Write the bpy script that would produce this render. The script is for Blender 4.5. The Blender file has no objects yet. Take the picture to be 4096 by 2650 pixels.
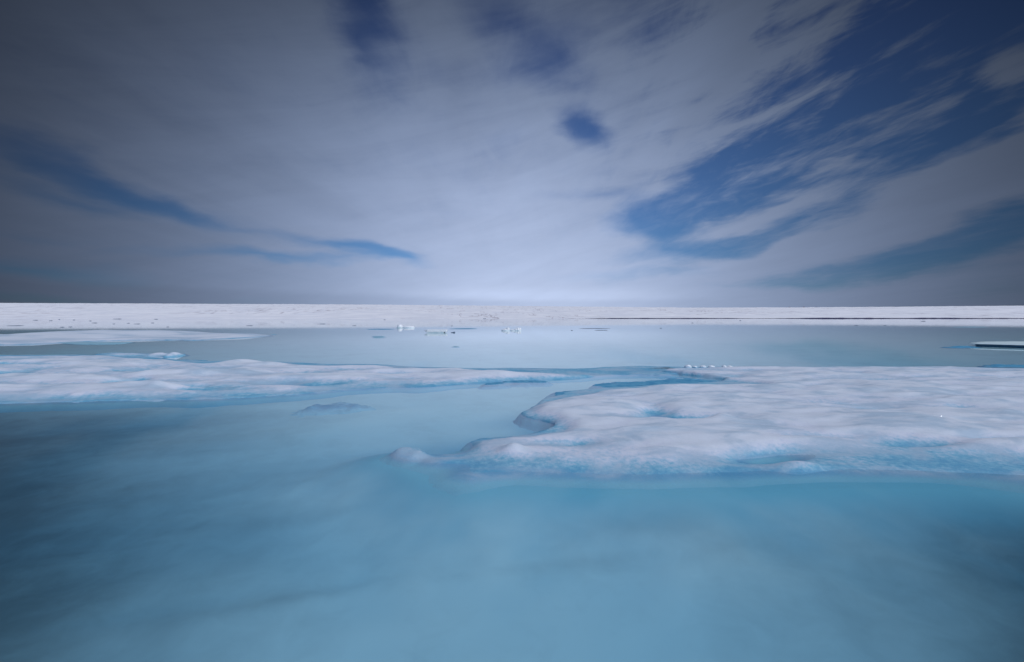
import bpy, bmesh, math, random
import numpy as np
from mathutils import Vector, Matrix

S = bpy.context.scene
COL = S.collection
random.seed(7)

# ------------------------------------------------------------------ camera
F = 1820.0            # focal length in pixels of the 4096 px wide photograph (16 mm lens)
HORIZON = 1263.0      # row of the true horizon
CAM_H = 1.6
cd = bpy.data.cameras.new('camera')
cam = bpy.data.objects.new('camera', cd)
COL.objects.link(cam)
PITCH = math.atan((1325 - HORIZON) / F)
cam.location = (0, 0, CAM_H)
cam.rotation_euler = (math.pi / 2 - PITCH, 0, 0)
cd.sensor_width = 36.0
cd.lens = 36.0 * F / 4096.0
cd.clip_start = 0.05
cd.clip_end = 20000
cd.dof.use_dof = True
cd.dof.focus_distance = 22.0
cd.dof.aperture_fstop = 1.8
S.camera = cam

# ------------------------------------------------------------------ light
SUN_EL, SUN_AZ = 47.0, 118.0          # the sun stands behind the camera, to the right
SUN_POWER = 2.05
sd = bpy.data.lights.new('sun', 'SUN')
sd.energy = SUN_POWER
sd.angle = math.radians(4.0)
sd.color = (1.0, 0.99, 0.98)
sun = bpy.data.objects.new('sun', sd)
COL.objects.link(sun)
sv = Vector((math.sin(math.radians(SUN_AZ)) * math.cos(math.radians(SUN_EL)),
             math.cos(math.radians(SUN_AZ)) * math.cos(math.radians(SUN_EL)),
             math.sin(math.radians(SUN_EL))))
sun.rotation_euler = sv.to_track_quat('Z', 'Y').to_euler()

S.view_settings.view_transform = 'Standard'
S.view_settings.look = 'None'
S.view_settings.exposure = 0.0
S.view_settings.gamma = 1.0
S.cycles.max_bounces = 10
S.cycles.transparent_max_bounces = 16
S.cycles.volume_bounces = 0
S.cycles.sample_clamp_indirect = 4.0


class Graph:
    """small helper for writing shader node graphs"""
    def __init__(self, tree):
        self.t = tree
        tree.nodes.clear()

    def n(self, typ, **kw):
        nd = self.t.nodes.new(typ)
        for k, v in kw.items():
            setattr(nd, k, v)
        return nd

    def put(self, sock, v):
        if isinstance(v, bpy.types.NodeSocket):
            self.t.links.new(v, sock)
        elif isinstance(v, bpy.types.Node):
            self.t.links.new(v.outputs[0], sock)
        else:
            sock.default_value = v

    def m(self, op, a, b=None, c=None, clamp=False):
        nd = self.n('ShaderNodeMath', operation=op, use_clamp=clamp)
        self.put(nd.inputs[0], a)
        if b is not None:
            self.put(nd.inputs[1], b)
        if c is not None:
            self.put(nd.inputs[2], c)
        return nd.outputs[0]

    def ss(self, x, lo, hi, a=0.0, b=1.0):
        nd = self.n('ShaderNodeMapRange', interpolation_type='SMOOTHSTEP')
        for i, v in enumerate((x, lo, hi, a, b)):
            self.put(nd.inputs[i], v)
        return nd.outputs[0]

    def mix(self, f, a, b, blend='MIX'):
        nd = self.n('ShaderNodeMix', data_type='RGBA', blend_type=blend)
        self.put(nd.inputs[0], f)
        self.put(nd.inputs[6], a if not isinstance(a, tuple) else (*a, 1)[:4])
        self.put(nd.inputs[7], b if not isinstance(b, tuple) else (*b, 1)[:4])
        return nd.outputs[2]

    def noise(self, vec, scale, detail=4, rough=0.5, dist=0.0):
        nd = self.n('ShaderNodeTexNoise')
        self.put(nd.inputs['Vector'], vec)
        nd.inputs['Scale'].default_value = scale
        nd.inputs['Detail'].default_value = detail
        nd.inputs['Roughness'].default_value = rough
        nd.inputs['Distortion'].default_value = dist
        return nd.outputs[0]

    def xyz(self, x, y, z):
        nd = self.n('ShaderNodeCombineXYZ')
        for i, v in enumerate((x, y, z)):
            self.put(nd.inputs[i], v)
        return nd.outputs[0]

    def ramp(self, fac, stops):
        nd = self.n('ShaderNodeValToRGB')
        self.put(nd.inputs[0], fac)
        el = nd.color_ramp.elements
        while len(el) < len(stops):
            el.new(0.5)
        for e, (p, c) in zip(el, stops):
            e.position = p
            e.color = (*c, 1)
        return nd.outputs[0]


# ------------------------------------------------------------------ sky
W = bpy.data.worlds.new('World')
S.world = W
W.use_nodes = True
g = Graph(W.node_tree)
tc = g.n('ShaderNodeTexCoord')
sp = g.n('ShaderNodeSeparateXYZ')
g.put(sp.inputs[0], tc.outputs['Generated'])
dx, dy, dz = sp.outputs
az = g.m('MULTIPLY', g.m('ARCTAN2', dx, dy), 57.2958)
az_abs = g.m('ABSOLUTE', az)
zabs = g.m('ABSOLUTE', dz)
el = g.m('MULTIPLY', g.m('ARCSINE', zabs), 57.2958)

# clouds lie on a high flat layer: its plan coordinates carry the streaks
inv = g.m('DIVIDE', 1.0, g.m('ADD', zabs, 0.06))
plan = g.xyz(g.m('MULTIPLY', dx, inv), g.m('MULTIPLY', dy, inv), 0.0)
rotn = g.n('ShaderNodeMapping', vector_type='POINT')
g.put(rotn.inputs[0], plan)
rotn.inputs['Rotation'].default_value = (0, 0, math.radians(4))
rotn.inputs['Scale'].default_value = (1.0, 0.22, 1.0)
streak = g.noise(rotn.outputs[0], 1.9, 4, 0.5, 0.5)
rot2 = g.n('ShaderNodeMapping', vector_type='POINT')
g.put(rot2.inputs[0], plan)
rot2.inputs['Rotation'].default_value = (0, 0, math.radians(-72))
rot2.inputs['Scale'].default_value = (2.2, 0.8, 1.0)
streak2 = g.noise(rot2.outputs[0], 3.0, 6, 0.6, 0.7)
wisp = g.noise(g.xyz(g.m('MULTIPLY', az, 0.055), g.m('MULTIPLY', g.m('SUBTRACT', el, g.m('MULTIPLY', az, 0.22)), 0.30), 3.0), 1.0, 7, 0.62, 0.5)
soft = g.noise(plan, 0.9, 3, 0.5)

# ragged edges: the layer's own noise displaces the openings
azel = g.xyz(az, el, 0.0)
wn = g.n('ShaderNodeTexNoise')
g.put(wn.inputs['Vector'], g.xyz(g.m('MULTIPLY', az, 0.045), g.m('MULTIPLY', el, 0.12), 0.0))
wn.inputs['Scale'].default_value = 1.6
wn.inputs['Detail'].default_value = 5
wv = g.n('ShaderNodeVectorMath', operation='SUBTRACT')
g.put(wv.inputs[0], wn.outputs['Color']); wv.inputs[1].default_value = (0.5, 0.5, 0.5)
wm = g.n('ShaderNodeVectorMath', operation='MULTIPLY_ADD')
g.put(wm.inputs[0], wv.outputs[0]); wm.inputs[1].default_value = (12.0, 5.5, 0.0)
g.put(wm.inputs[2], azel)
warped = wm.outputs[0]


def sky_blob(px, py, rx, ry, rot):
    """soft spot on the sky: where it stands is given as azimuth and elevation"""
    fx = 1057.5
    a = math.atan((px - 1190) / fx)
    e = math.atan((734 - py) / fx * math.cos(a))
    sx = rx / fx * 57.3 * math.cos(a) ** 2
    sy = ry / fx * 57.3 * math.cos(a) * math.cos(e) ** 2
    mp = g.n('ShaderNodeMapping', vector_type='TEXTURE')
    g.put(mp.inputs[0], warped)
    sx, sy = sx * 1.15, sy * 1.2
    mp.inputs['Location'].default_value = (math.degrees(a), math.degrees(e), 0)
    mp.inputs['Rotation'].default_value = (0, 0, math.radians(rot))
    mp.inputs['Scale'].default_value = (sx * 1.5, sy * 1.5, 1)
    gr = g.n('ShaderNodeTexGradient', gradient_type='SPHERICAL')
    g.put(gr.inputs[0], mp.outputs[0])
    return gr.outputs['Fac']


# (column, row, half width, half height, tilt, strength): openings in the cloud, then denser cloud
OPEN = [
    (60, 378, 230, 40, -14, 0.34), (310, 445, 260, 25, -17, 0.68), (200, 470, 200, 18, -10, 0.4), (470, 492, 150, 22, -12, 0.4),
    (100, 622, 170, 22, 0, 0.55), (640, 603, 220, 10, 1, 0.6), (800, 578, 120, 14, -6, 0.6),
    (890, 600, 90, 14, -10, 0.6), (830, 20, 150, 60, -30, 0.5), (865, 120, 60, 110, 28, 0.48),
    (1210, 80, 130, 80, -25, 0.55), (1300, 155, 200, 42, 5, 0.45), (1490, 50, 120, 80, 0, 0.5),
    (1345, 300, 54, 44, -20, 1.1), (1175, 342, 50, 22, 0, 0.22), (1390, 445, 90, 12, 0, 0.32),
    (150, 697, 560, 14, 0, 0.45),
    (1570, 490, 120, 42, 6, 1.2), (1700, 470, 180, 50, 16, 1.2), (1640, 572, 170, 26, 6, 1.0), (1800, 545, 150, 26, 10, 0.9),
    (1800, 400, 190, 70, 12, 1.15), (1950, 350, 260, 80, 14, 0.95), (2100, 300, 260, 75, 18, 0.9), (2010, 430, 200, 55, 12, 0.9),
    (1800, 250, 130, 100, 20, 0.35), (2250, 200, 230, 120, 20, 1.1), (2250, 60, 260, 130, 10, 1.5), (2060, 60, 100, 120, 20, 0.45),
    (1810, 60, 90, 120, 20, 0.3), (2020, 200, 150, 90, 20, 0.7), (1560, 637, 190, 12, 3, 0.35), (1750, 470, 90, 60, 0, 0.3),
    (2080, 600, 300, 30, 8, 0.75), (2300, 545, 200, 48, 20, 1.1), (1800, 655, 240, 12, 4, 0.35),
    (1850, 520, 160, 45, 6, 0.6), (2340, 660, 200, 30, 5, 0.35), (120, 540, 140, 12, -4, 0.2),
]
DENSE = [
    (1420, 110, 60, 55, 0, 0.4), (1740, 60, 24, 120, -22, 0.55), (1640, 140, 70, 140, 0, 0.35), (1905, 392, 48, 14, 14, 0.85), (1790, 490, 190, 26, 14, 0.95),
    (1890, 415, 70, 8, 8, 0.4), (2370, 165, 90, 40, 20, 1.3), (2230, 440, 330, 62, 21, 0.75), (1950, 520, 260, 40, 14, 0.5), (2200, 200, 70, 16, 25, 0.4),
    (1900, 605, 250, 22, 6, 0.45), (2020, 250, 170, 22, 14, 0.4), (1700, 520, 120, 14, 8, 0.4), (2000, 318, 220, 12, 12, 0.3), (1300, 690, 700, 22, 0, 0.3),
]
gap = None
for b in OPEN:
    if b[5] == 0: continue
    v = sky_blob(*b[:5])
    gap = g.m('MULTIPLY_ADD', v, b[5] * 1.45, gap if gap is not None else 0.0)
add = None
for b in DENSE:
    v = sky_blob(*b[:5])
    add = g.m('MULTIPLY_ADD', v, b[5] * 1.4, add if add is not None else 0.0)
# wind-drawn streaks are strongest to the right, where the layer breaks up
right = g.ss(az, 8.0, 30.0, 0.0, 1.0)
tx = g.m('MULTIPLY_ADD', g.m('SUBTRACT', streak, 0.5), g.m('MULTIPLY_ADD', right, 0.35, 0.45), 0.0)
tx2 = g.m('MULTIPLY_ADD', g.m('SUBTRACT', streak2, 0.5), g.m('MULTIPLY_ADD', right, 2.1, 0.6), tx)
tx2 = g.m('MULTIPLY_ADD', g.m('SUBTRACT', wisp, 0.5), g.m('MULTIPLY_ADD', right, 2.6, 0.7), tx2)
ripple_n = g.noise(g.xyz(g.m('MULTIPLY', az, 0.16), g.m('MULTIPLY', g.m('SUBTRACT', el, g.m('MULTIPLY', az, 0.16)), 0.95), 7.0), 1.0, 5, 0.6, 0.8)
tx2 = g.m('MULTIPLY_ADD', g.m('SUBTRACT', ripple_n, 0.5), g.m('MULTIPLY', right, 1.5), tx2)
tx3 = g.m('MULTIPLY_ADD', g.m('SUBTRACT', soft, 0.5), 0.7, tx2)
hz = g.ss(el, 2.0, 24.0, 0.15, 1.0)
gap = g.m('SMOOTH_MIN', gap, 1.15, 0.5)
dens = g.m('ADD', g.m('SUBTRACT', 1.06, gap), g.m('ADD', add, g.m('MULTIPLY', tx3, hz)))
dens = g.ss(dens, -0.25, 1.18, 0.02, 0.97)

# sky brightness with a lens vignette put in: palest low ahead, darker up and sideways,
# with the unseen sky behind and overhead raised as added fill light
q = g.m('ADD', g.m('MULTIPLY', g.m('POWER', g.m('ABSOLUTE', g.m('SUBTRACT', az, 1.5)), 2.0), 0.00072),
        g.m('MULTIPLY', g.m('POWER', el, 2.0), 0.00122))
vignette = g.m('EXPONENT', g.m('MULTIPLY', q, -1.0))
back = g.m('MAXIMUM', g.ss(az_abs, 68.0, 110.0, 0.0, 0.55), g.ss(el, 46.0, 70.0, 0.0, 0.35))
# a thin slate layer lies along the skyline to the left, a pale one ahead
slate = g.m('MULTIPLY', g.ss(g.m('MULTIPLY_ADD', az, 0.02, el), 1.6, 2.6, 1.0, 0.0), g.ss(az, -8.0, 8.0, 0.10, 0.0))
pale = g.m('MULTIPLY', g.m('MULTIPLY', g.ss(el, 1.5, 2.3, 0.0, 1.0), g.ss(el, 2.6, 4.0, 1.0, 0.0)), g.m('MULTIPLY', g.ss(az, -20.0, 0.0), g.ss(az, 12.0, 30.0, 0.12, 0.0)))
vignette = g.m('MULTIPLY', vignette, g.m('ADD', g.m('SUBTRACT', 1.0, slate), pale))
bright = g.m('ADD', g.m('MULTIPLY', vignette, 1.0), back)

sky = g.n('ShaderNodeTexSky', sky_type='NISHITA')
sky.sun_disc = False
sky.sun_elevation = math.radians(SUN_EL)
sky.sun_rotation = math.radians(SUN_AZ)
sky.altitude = 1400
sky.ozone_density = 1.6
sky.dust_density = 0.6
tint = g.ramp(g.m('DIVIDE', el, 40.0), [(0.0, (0.12, 0.22, 0.38)), (0.22, (0.19, 0.30, 0.43)), (0.45, (0.25, 0.37, 0.54)), (0.8, (0.36, 0.46, 0.72))])
blue = g.mix(1.0, g.mix(1.0, sky.outputs[0], tint, 'MULTIPLY'), g.xyz(2.5, 2.5, 2.5), 'MULTIPLY')
low_band = g.ss(el, 0.5, 5.0, 1.0, 0.0)
cl_var = g.m('MULTIPLY_ADD', g.m('SUBTRACT', streak, 0.5), g.m('MULTIPLY', hz, 0.4), 1.0)
cl_var = g.m('MULTIPLY_ADD', g.m('SUBTRACT', wisp, 0.5), 0.25, cl_var)
cloud = g.mix(1.0, g.mix(g.m('POWER', vignette, 1.6), (3.9, 5.2, 8.2), (4.8, 5.7, 7.9)), g.xyz(cl_var, cl_var, cl_var), 'MULTIPLY')
col = g.mix(dens, blue, cloud)
col = g.mix(1.0, col, g.xyz(bright, bright, bright), 'MULTIPLY')
bg = g.n('ShaderNodeBackground')
g.put(bg.inputs[0], col)
bg.inputs[1].default_value = 0.1
out = g.n('ShaderNodeOutputWorld')
g.put(out.inputs[0], bg.outputs[0])


# ------------------------------------------------------------------ helpers
def at(px, py, z=0.0):
    """the point at height z that a photograph pixel looks at"""
    u, v = (px - 2048) / F, (1325 - py) / F
    c, s = math.cos(PITCH), math.sin(PITCH)
    d = (u, c + v * s, -s + v * c)
    t = (z - CAM_H) / d[2]
    return (d[0] * t, d[1] * t)


def _h(ix, iy, seed):
    n = (ix.astype(np.int64) * 374761393 + iy.astype(np.int64) * 668265263 + seed * 974634777) & 0xFFFFFFFF
    n = ((n ^ (n >> 13)) * 1274126177) & 0xFFFFFFFF
    n = (n ^ (n >> 16)) & 0xFFFFFFFF
    return n / 4294967295.0


def vnoise(x, y, seed=0):
    ix, iy = np.floor(x), np.floor(y)
    fx, fy = x - ix, y - iy
    fx = fx * fx * fx * (fx * (fx * 6 - 15) + 10)
    fy = fy * fy * fy * (fy * (fy * 6 - 15) + 10)
    a, b = _h(ix, iy, seed), _h(ix + 1, iy, seed)
    c, d = _h(ix, iy + 1, seed), _h(ix + 1, iy + 1, seed)
    return (a + (b - a) * fx) * (1 - fy) + (c + (d - c) * fx) * fy


def fbm(x, y, oct=4, seed=0, gain=0.5):
    """layered noise, about -0.5 to 0.5"""
    r, amp, tot = 0, 1.0, 0.0
    for i in range(oct):
        cs, sn = math.cos(i * 1.1 + 0.4), math.sin(i * 1.1 + 0.4)
        r = r + amp * (vnoise((x * cs - y * sn) * 2 ** i + 13.7 * i, (x * sn + y * cs) * 2 ** i - 7.3 * i, seed + i) - 0.5)
        tot += amp
        amp *= gain
    return r / tot * 1.5


def sstep(x, a, b):
    t = np.clip((x - a) / (b - a), 0, 1)
    return t * t * (3 - 2 * t)


def smooth_poly(pts, times=2):
    p = np.array(pts, float)
    for _ in range(times):
        q = np.roll(p, -1, axis=0)
        p = np.stack([p * 0.75 + q * 0.25, p * 0.25 + q * 0.75], 1).reshape(-1, 2)
    return p


def signed_dist(X, Y, poly):
    """metres inside (+) or outside (-) a polygon"""
    x, y = X.ravel(), Y.ravel()
    best = np.full(x.shape, 1e9)
    inside = np.zeros(x.shape, bool)
    n = len(poly)
    for i in range(n):
        ax, ay = poly[i]
        bx, by = poly[(i + 1) % n]
        ex, ey = bx - ax, by - ay
        l2 = ex * ex + ey * ey
        if l2 < 1e-14:
            continue
        t = np.clip(((x - ax) * ex + (y - ay) * ey) / l2, 0, 1)
        d = (x - ax - t * ex) ** 2 + (y - ay - t * ey) ** 2
        best = np.minimum(best, d)
        if abs(by - ay) > 1e-12:
            c = ((ay > y) != (by > y)) & (x < ex * (y - ay) / ey + ax)
            inside ^= c
    s = np.sqrt(best)
    return np.where(inside, s, -s).reshape(X.shape)


def grid_mesh(name, X, Y, Z, keep=None):
    ny, nx = X.shape
    idx = np.arange(nx * ny).reshape(ny, nx)
    f = np.stack([idx[:-1, :-1], idx[:-1, 1:], idx[1:, 1:], idx[1:, :-1]], -1).reshape(-1, 4)
    if keep is not None:
        k = keep.ravel()
        f = f[k[f].any(1)]
    v = np.stack([X, Y, Z], -1).reshape(-1, 3)
    used = np.unique(f)
    remap = np.full(len(v), -1)
    remap[used] = np.arange(len(used))
    v, f = v[used], remap[f]
    me = bpy.data.meshes.new(name)
    me.vertices.add(len(v))
    me.vertices.foreach_set('co', v.astype(np.float32).ravel())
    me.loops.add(f.size)
    me.loops.foreach_set('vertex_index', f.astype(np.int32).ravel())
    me.polygons.add(len(f))
    me.polygons.foreach_set('loop_start', np.arange(0, f.size, 4, dtype=np.int32))
    me.update(calc_edges=True)
    me.polygons.foreach_set('use_smooth', np.ones(len(f), bool))
    return me


def link(name, me, mat, parent=None):
    o = bpy.data.objects.new(name, me)
    COL.objects.link(o)
    if mat is not None and not me.materials:
        me.materials.append(mat)
    if parent is not None:
        o.parent = parent
    return o


def tag(o, label=None, cat=None, group=None, kind=None):
    if label: o['label'] = label
    if cat: o['category'] = cat
    if group: o['group'] = group
    if kind: o['kind'] = kind
    return o


def recentre(o):
    """move an object's origin to the middle of its base"""
    me = o.data
    n = len(me.vertices)
    co = np.empty(n * 3, np.float32)
    me.vertices.foreach_get('co', co)
    co = co.reshape(-1, 3)
    c = np.array([(co[:, 0].min() + co[:, 0].max()) / 2, (co[:, 1].min() + co[:, 1].max()) / 2, 0.0], np.float32)
    me.vertices.foreach_set('co', (co - c).ravel())
    me.update()
    o.location = Vector([float(t) for t in c])


# ------------------------------------------------------------------ materials
def new_mat(name):
    m = bpy.data.materials.new(name)
    m.use_nodes = True
    return m, Graph(m.node_tree)


def finish(g, shader, vol=None):
    o = g.n('ShaderNodeOutputMaterial')
    if shader is not None:
        g.put(o.inputs['Surface'], shader)
    if vol is not None:
        g.put(o.inputs['Volume'], vol)


def bump(g, h, strength, dist, normal=None):
    b = g.n('ShaderNodeBump')
    g.put(b.inputs['Height'], h)
    b.inputs['Strength'].default_value = strength
    b.inputs['Distance'].default_value = dist
    if normal is not None:
        g.put(b.inputs['Normal'], normal)
    return b.outputs[0]


def position(g):
    p = g.n('ShaderNodeNewGeometry').outputs['Position']
    s = g.n('ShaderNodeSeparateXYZ')
    g.put(s.inputs[0], p)
    return p, s.outputs


SNOW = (0.665, 0.73, 0.835)
SLUSH = (0.075, 0.33, 0.54)


def snow_material(name, lo, hi, glints=False, fine=14.0):
    """drained snow above, soaked blue slush at the waterline (metres lo to hi above the water)"""
    m, g = new_mat(name)
    p, (x, y, z) = position(g)
    grain = g.noise(p, fine, 5, 0.65)
    broad = g.noise(p, 0.9, 3, 0.55)
    fine_n = g.noise(p, fine * 9, 2, 0.6)
    zz = g.m('ADD', z, g.m('ADD', g.m('MULTIPLY', g.m('SUBTRACT', grain, 0.5), (hi - lo) * 1.2),
                           g.m('MULTIPLY', g.m('SUBTRACT', broad, 0.5), (hi - lo) * 1.1)))
    f = g.n('ShaderNodeMapRange')
    g.put(f.inputs[0], zz)
    f.inputs[1].default_value = lo
    f.inputs[2].default_value = hi
    c = g.ramp(f.outputs[0], [(0.0, SLUSH), (0.22, (0.16, 0.44, 0.62)), (0.5, (0.42, 0.58, 0.74)),
                              (0.75, (0.64, 0.69, 0.82)), (1.0, SNOW)])
    under = g.ss(z, -0.05, -0.006, 1.0, 0.0)
    stt = g.n('ShaderNodeAttribute', attribute_name='silt_vignette').outputs['Fac']
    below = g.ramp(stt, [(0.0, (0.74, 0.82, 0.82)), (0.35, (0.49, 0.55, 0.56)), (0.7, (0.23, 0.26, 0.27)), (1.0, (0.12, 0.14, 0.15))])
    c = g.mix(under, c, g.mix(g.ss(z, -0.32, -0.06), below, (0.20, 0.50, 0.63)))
    # older, wetter grains lie in drawn-out patches
    st_map = g.n('ShaderNodeMapping')
    g.put(st_map.inputs[0], p)
    st_map.inputs['Rotation'].default_value = (0, 0, 0.12)
    st_map.inputs['Scale'].default_value = (0.7, 1.3, 1.0)
    pat = g.noise(st_map.outputs[0], fine * 0.11, 5, 0.62, 0.4)
    c = g.mix(g.m('MULTIPLY', g.ss(pat, 0.42, 0.66, 0.0, 0.8), g.m('SUBTRACT', 1.0, under)), c, (0.36, 0.50, 0.64))
    c = g.mix(g.ss(fine_n, 0.35, 0.7, 0.0, 0.22), c, (0.55, 0.60, 0.72))
    b = g.n('ShaderNodeBsdfPrincipled')
    g.put(b.inputs['Base Color'], c)
    b.inputs['Roughness'].default_value = 0.62
    b.inputs['Specular IOR Level'].default_value = 0.3
    n1 = bump(g, g.noise(p, fine * 3, 5, 0.65), 0.35, 0.02)
    g.put(b.inputs['Normal'], n1)
    sh = b.outputs[0]
    if glints:
        # loose flat crystals, each turned its own way, a few of which catch the sun
        vo = g.n('ShaderNodeTexVoronoi')
        g.put(vo.inputs['Vector'], p)
        vo.inputs['Scale'].default_value = 75.0
        gl = g.n('ShaderNodeBsdfGlossy')
        gl.inputs['Color'].default_value = (1, 1, 1, 1)
        gl.inputs['Roughness'].default_value = 0.2
        nv = g.n('ShaderNodeVectorMath', operation='MULTIPLY_ADD')
        g.put(nv.inputs[0], vo.outputs['Color'])
        nv.inputs[1].default_value = (2.0, 2.0, 0.6)
        nv.inputs[2].default_value = (-1.0, -1.0, 0.5)
        nn = g.n('ShaderNodeVectorMath', operation='NORMALIZE')
        g.put(nn.inputs[0], nv.outputs[0])
        g.put(gl.inputs['Normal'], nn.outputs[0])
        cs = g.n('ShaderNodeSeparateColor')
        g.put(cs.inputs[0], vo.outputs['Color'])
        w4 = g.n('ShaderNodeTexWhiteNoise')
        g.put(w4.inputs['Vector'], vo.outputs['Position'])
        pick = g.m('MULTIPLY', g.m('LESS_THAN', vo.outputs['Distance'], 0.13), g.m('MULTIPLY', g.m('GREATER_THAN', z, hi * 0.4), g.m('GREATER_THAN', w4.outputs['Value'], 0.25)))
        pick = g.m('MULTIPLY', pick, 0.3)
        g.put(gl.inputs['Color'], g.xyz(pick, pick, pick))
        mx = g.n('ShaderNodeAddShader')
        g.put(mx.inputs[0], sh)
        g.put(mx.inputs[1], gl.outputs[0])
        sh = mx.outputs[0]
    finish(g, sh)
    return m


M_snow_near = snow_material('near snow', 0.0, 0.105, glints=True, fine=16)
M_snow_left = snow_material('low snow', 0.0, 0.13, fine=9)
M_snow_far = snow_material('far snow', -0.02, 0.07, fine=3)


def slush_material():
    m, g = new_mat('wet slush')
    p, (x, y, z) = position(g)
    n = g.noise(p, 5, 5, 0.65)
    c = g.mix(g.ss(n, 0.35, 0.72), (0.05, 0.25, 0.45), (0.14, 0.40, 0.58))
    c = g.mix(g.ss(z, -0.12, -0.004), (0.45, 0.66, 0.74), c)
    b = g.n('ShaderNodeBsdfPrincipled')
    g.put(b.inputs['Base Color'], c)
    b.inputs['Roughness'].default_value = 0.6
    b.inputs['Specular IOR Level'].default_value = 0.15
    g.put(b.inputs['Normal'], bump(g, g.noise(p, 30, 4), 0.3, 0.01))
    finish(g, b.outputs[0])
    return m


M_slush = slush_material()


def ice_material(name, top, side, lo, hi, rough=0.45):
    """block ice: snow-white top, side of clearer ice"""
    m, g = new_mat(name)
    p, (x, y, z) = position(g)
    n = g.noise(p, 4, 5, 0.6)
    zz = g.m('ADD', z, g.m('MULTIPLY', g.m('SUBTRACT', n, 0.5), (hi - lo) * 1.2))
    c = g.mix(g.ss(zz, lo, hi), side, top)
    b = g.n('ShaderNodeBsdfPrincipled')
    g.put(b.inputs['Base Color'], c)
    b.inputs['Roughness'].default_value = rough
    b.inputs['Subsurface Weight'].default_value = 0.0
    g.put(b.inputs['Normal'], bump(g, g.noise(p, 14, 5, 0.6), 0.4, 0.03))
    finish(g, b.outputs[0])
    return m


M_berg = ice_material('berg ice', (0.80, 0.84, 0.90), (0.50, 0.70, 0.80), -0.02, 0.08)
M_blue_ice = ice_material('clear blue ice', (0.55, 0.72, 0.82), (0.24, 0.48, 0.62), 0.0, 0.12)
M_dark_ice = ice_material('dark wet ice', (0.10, 0.15, 0.24), (0.06, 0.10, 0.18), 0.0, 0.3)
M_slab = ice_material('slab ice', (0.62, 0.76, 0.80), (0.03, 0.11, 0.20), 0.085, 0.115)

# water: a closed body of clear melt water that takes the red out of the light
m, g = new_mat('melt water')
p, (x, y, z) = position(g)
ripple = g.n('ShaderNodeMapping')
g.put(ripple.inputs[0], p)
ripple.inputs['Scale'].default_value = (1.0, 0.55, 1.0)
rn = bump(g, g.noise(ripple.outputs[0], 2.2, 2, 0.5), 0.12, 0.004)
fr = g.n('ShaderNodeFresnel')
fr.inputs['IOR'].default_value = 1.333
tr = g.n('ShaderNodeBsdfTransparent')
gl = g.n('ShaderNodeBsdfGlossy')
gl.inputs['Roughness'].default_value = 0.03
gl.inputs['Color'].default_value = (1, 1, 1, 1)
g.put(gl.inputs['Normal'], rn)
mx = g.n('ShaderNodeMixShader')
g.put(mx.inputs[0], fr.outputs[0])
g.put(mx.inputs[1], tr.outputs[0])
g.put(mx.inputs[2], gl.outputs[0])
va = g.n('ShaderNodeVolumeAbsorption')
va.inputs['Color'].default_value = (0.118, 0.592, 0.80, 1)
va.inputs['Density'].default_value = 1.35
finish(g, mx.outputs[0], va.outputs[0])
M_water = m

# lake bed: pale glacier ice, sediment patches, vignette darkening to the sides painted in
m, g = new_mat('lake bed ice')
p, (x, y, z) = position(g)
n1 = g.noise(p, 0.8, 5, 0.55)
n2 = g.noise(p, 3.0, 5, 0.65, 0.6)
st = g.n('ShaderNodeAttribute', attribute_name='silt_vignette').outputs['Fac']
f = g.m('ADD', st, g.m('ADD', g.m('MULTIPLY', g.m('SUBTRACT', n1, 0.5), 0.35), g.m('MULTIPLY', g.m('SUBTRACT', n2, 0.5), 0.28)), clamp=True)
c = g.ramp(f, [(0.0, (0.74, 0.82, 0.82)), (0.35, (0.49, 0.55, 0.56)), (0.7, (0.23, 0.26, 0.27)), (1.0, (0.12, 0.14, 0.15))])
c = g.mix(g.n('ShaderNodeAttribute', attribute_name='soak').outputs['Fac'], c, (0.20, 0.50, 0.63))   # water-soaked blue ice round the big floe
b = g.n('ShaderNodeBsdfDiffuse')
g.put(b.inputs[0], c)
finish(g, b.outputs[0])
M_bed = m

# ice sheet
m, g = new_mat('ice sheet snow')
p, (x, y, z) = position(g)
mp = g.n('ShaderNodeMapping')
g.put(mp.inputs[0], p)
mp.inputs['Rotation'].default_value = (0, 0, math.radians(38))
mp.inputs['Scale'].default_value = (0.010, 0.0016, 0.0)
wv2 = g.noise(mp.outputs[0], 4.0, 4, 0.6)
line = g.m('ABSOLUTE', g.m('SUBTRACT', wv2, 0.5))
gate = g.noise(p, 0.006, 3, 0.6)
crack = g.m('MULTIPLY', g.ss(line, 0.0, 0.018, 1.0, 0.0), g.ss(gate, 0.44, 0.56))
hum = g.noise(p, 0.05, 6, 0.7)
c = g.mix(g.ss(hum, 0.38, 0.62), (0.76, 0.78, 0.86), (0.86, 0.87, 0.93))
c = g.mix(g.m('MULTIPLY', crack, 0.5), c, (0.22, 0.17, 0.22))
b = g.n('ShaderNodeBsdfDiffuse')
g.put(b.inputs[0], c)
g.put(b.inputs['Normal'], bump(g, hum, 0.35, 2.0))
finish(g, b.outputs[0])
M_sheet = m

m, g = new_mat('shaded bank ice')
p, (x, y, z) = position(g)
c = g.mix(g.noise(p, 0.3, 4), (0.045, 0.04, 0.10), (0.09, 0.08, 0.16))  # dirty ice, darkened further to stand for shade under the lip
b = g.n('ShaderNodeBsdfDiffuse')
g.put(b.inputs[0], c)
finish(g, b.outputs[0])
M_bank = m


# ------------------------------------------------------------------ water and bed
def axis(edges):
    out = []
    for a, b, s in edges:
        n = max(2, int(abs(b - a) / s))
        out.append(np.linspace(a, b, n, endpoint=False))
    return np.concatenate(out + [[edges[-1][1]]])


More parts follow.
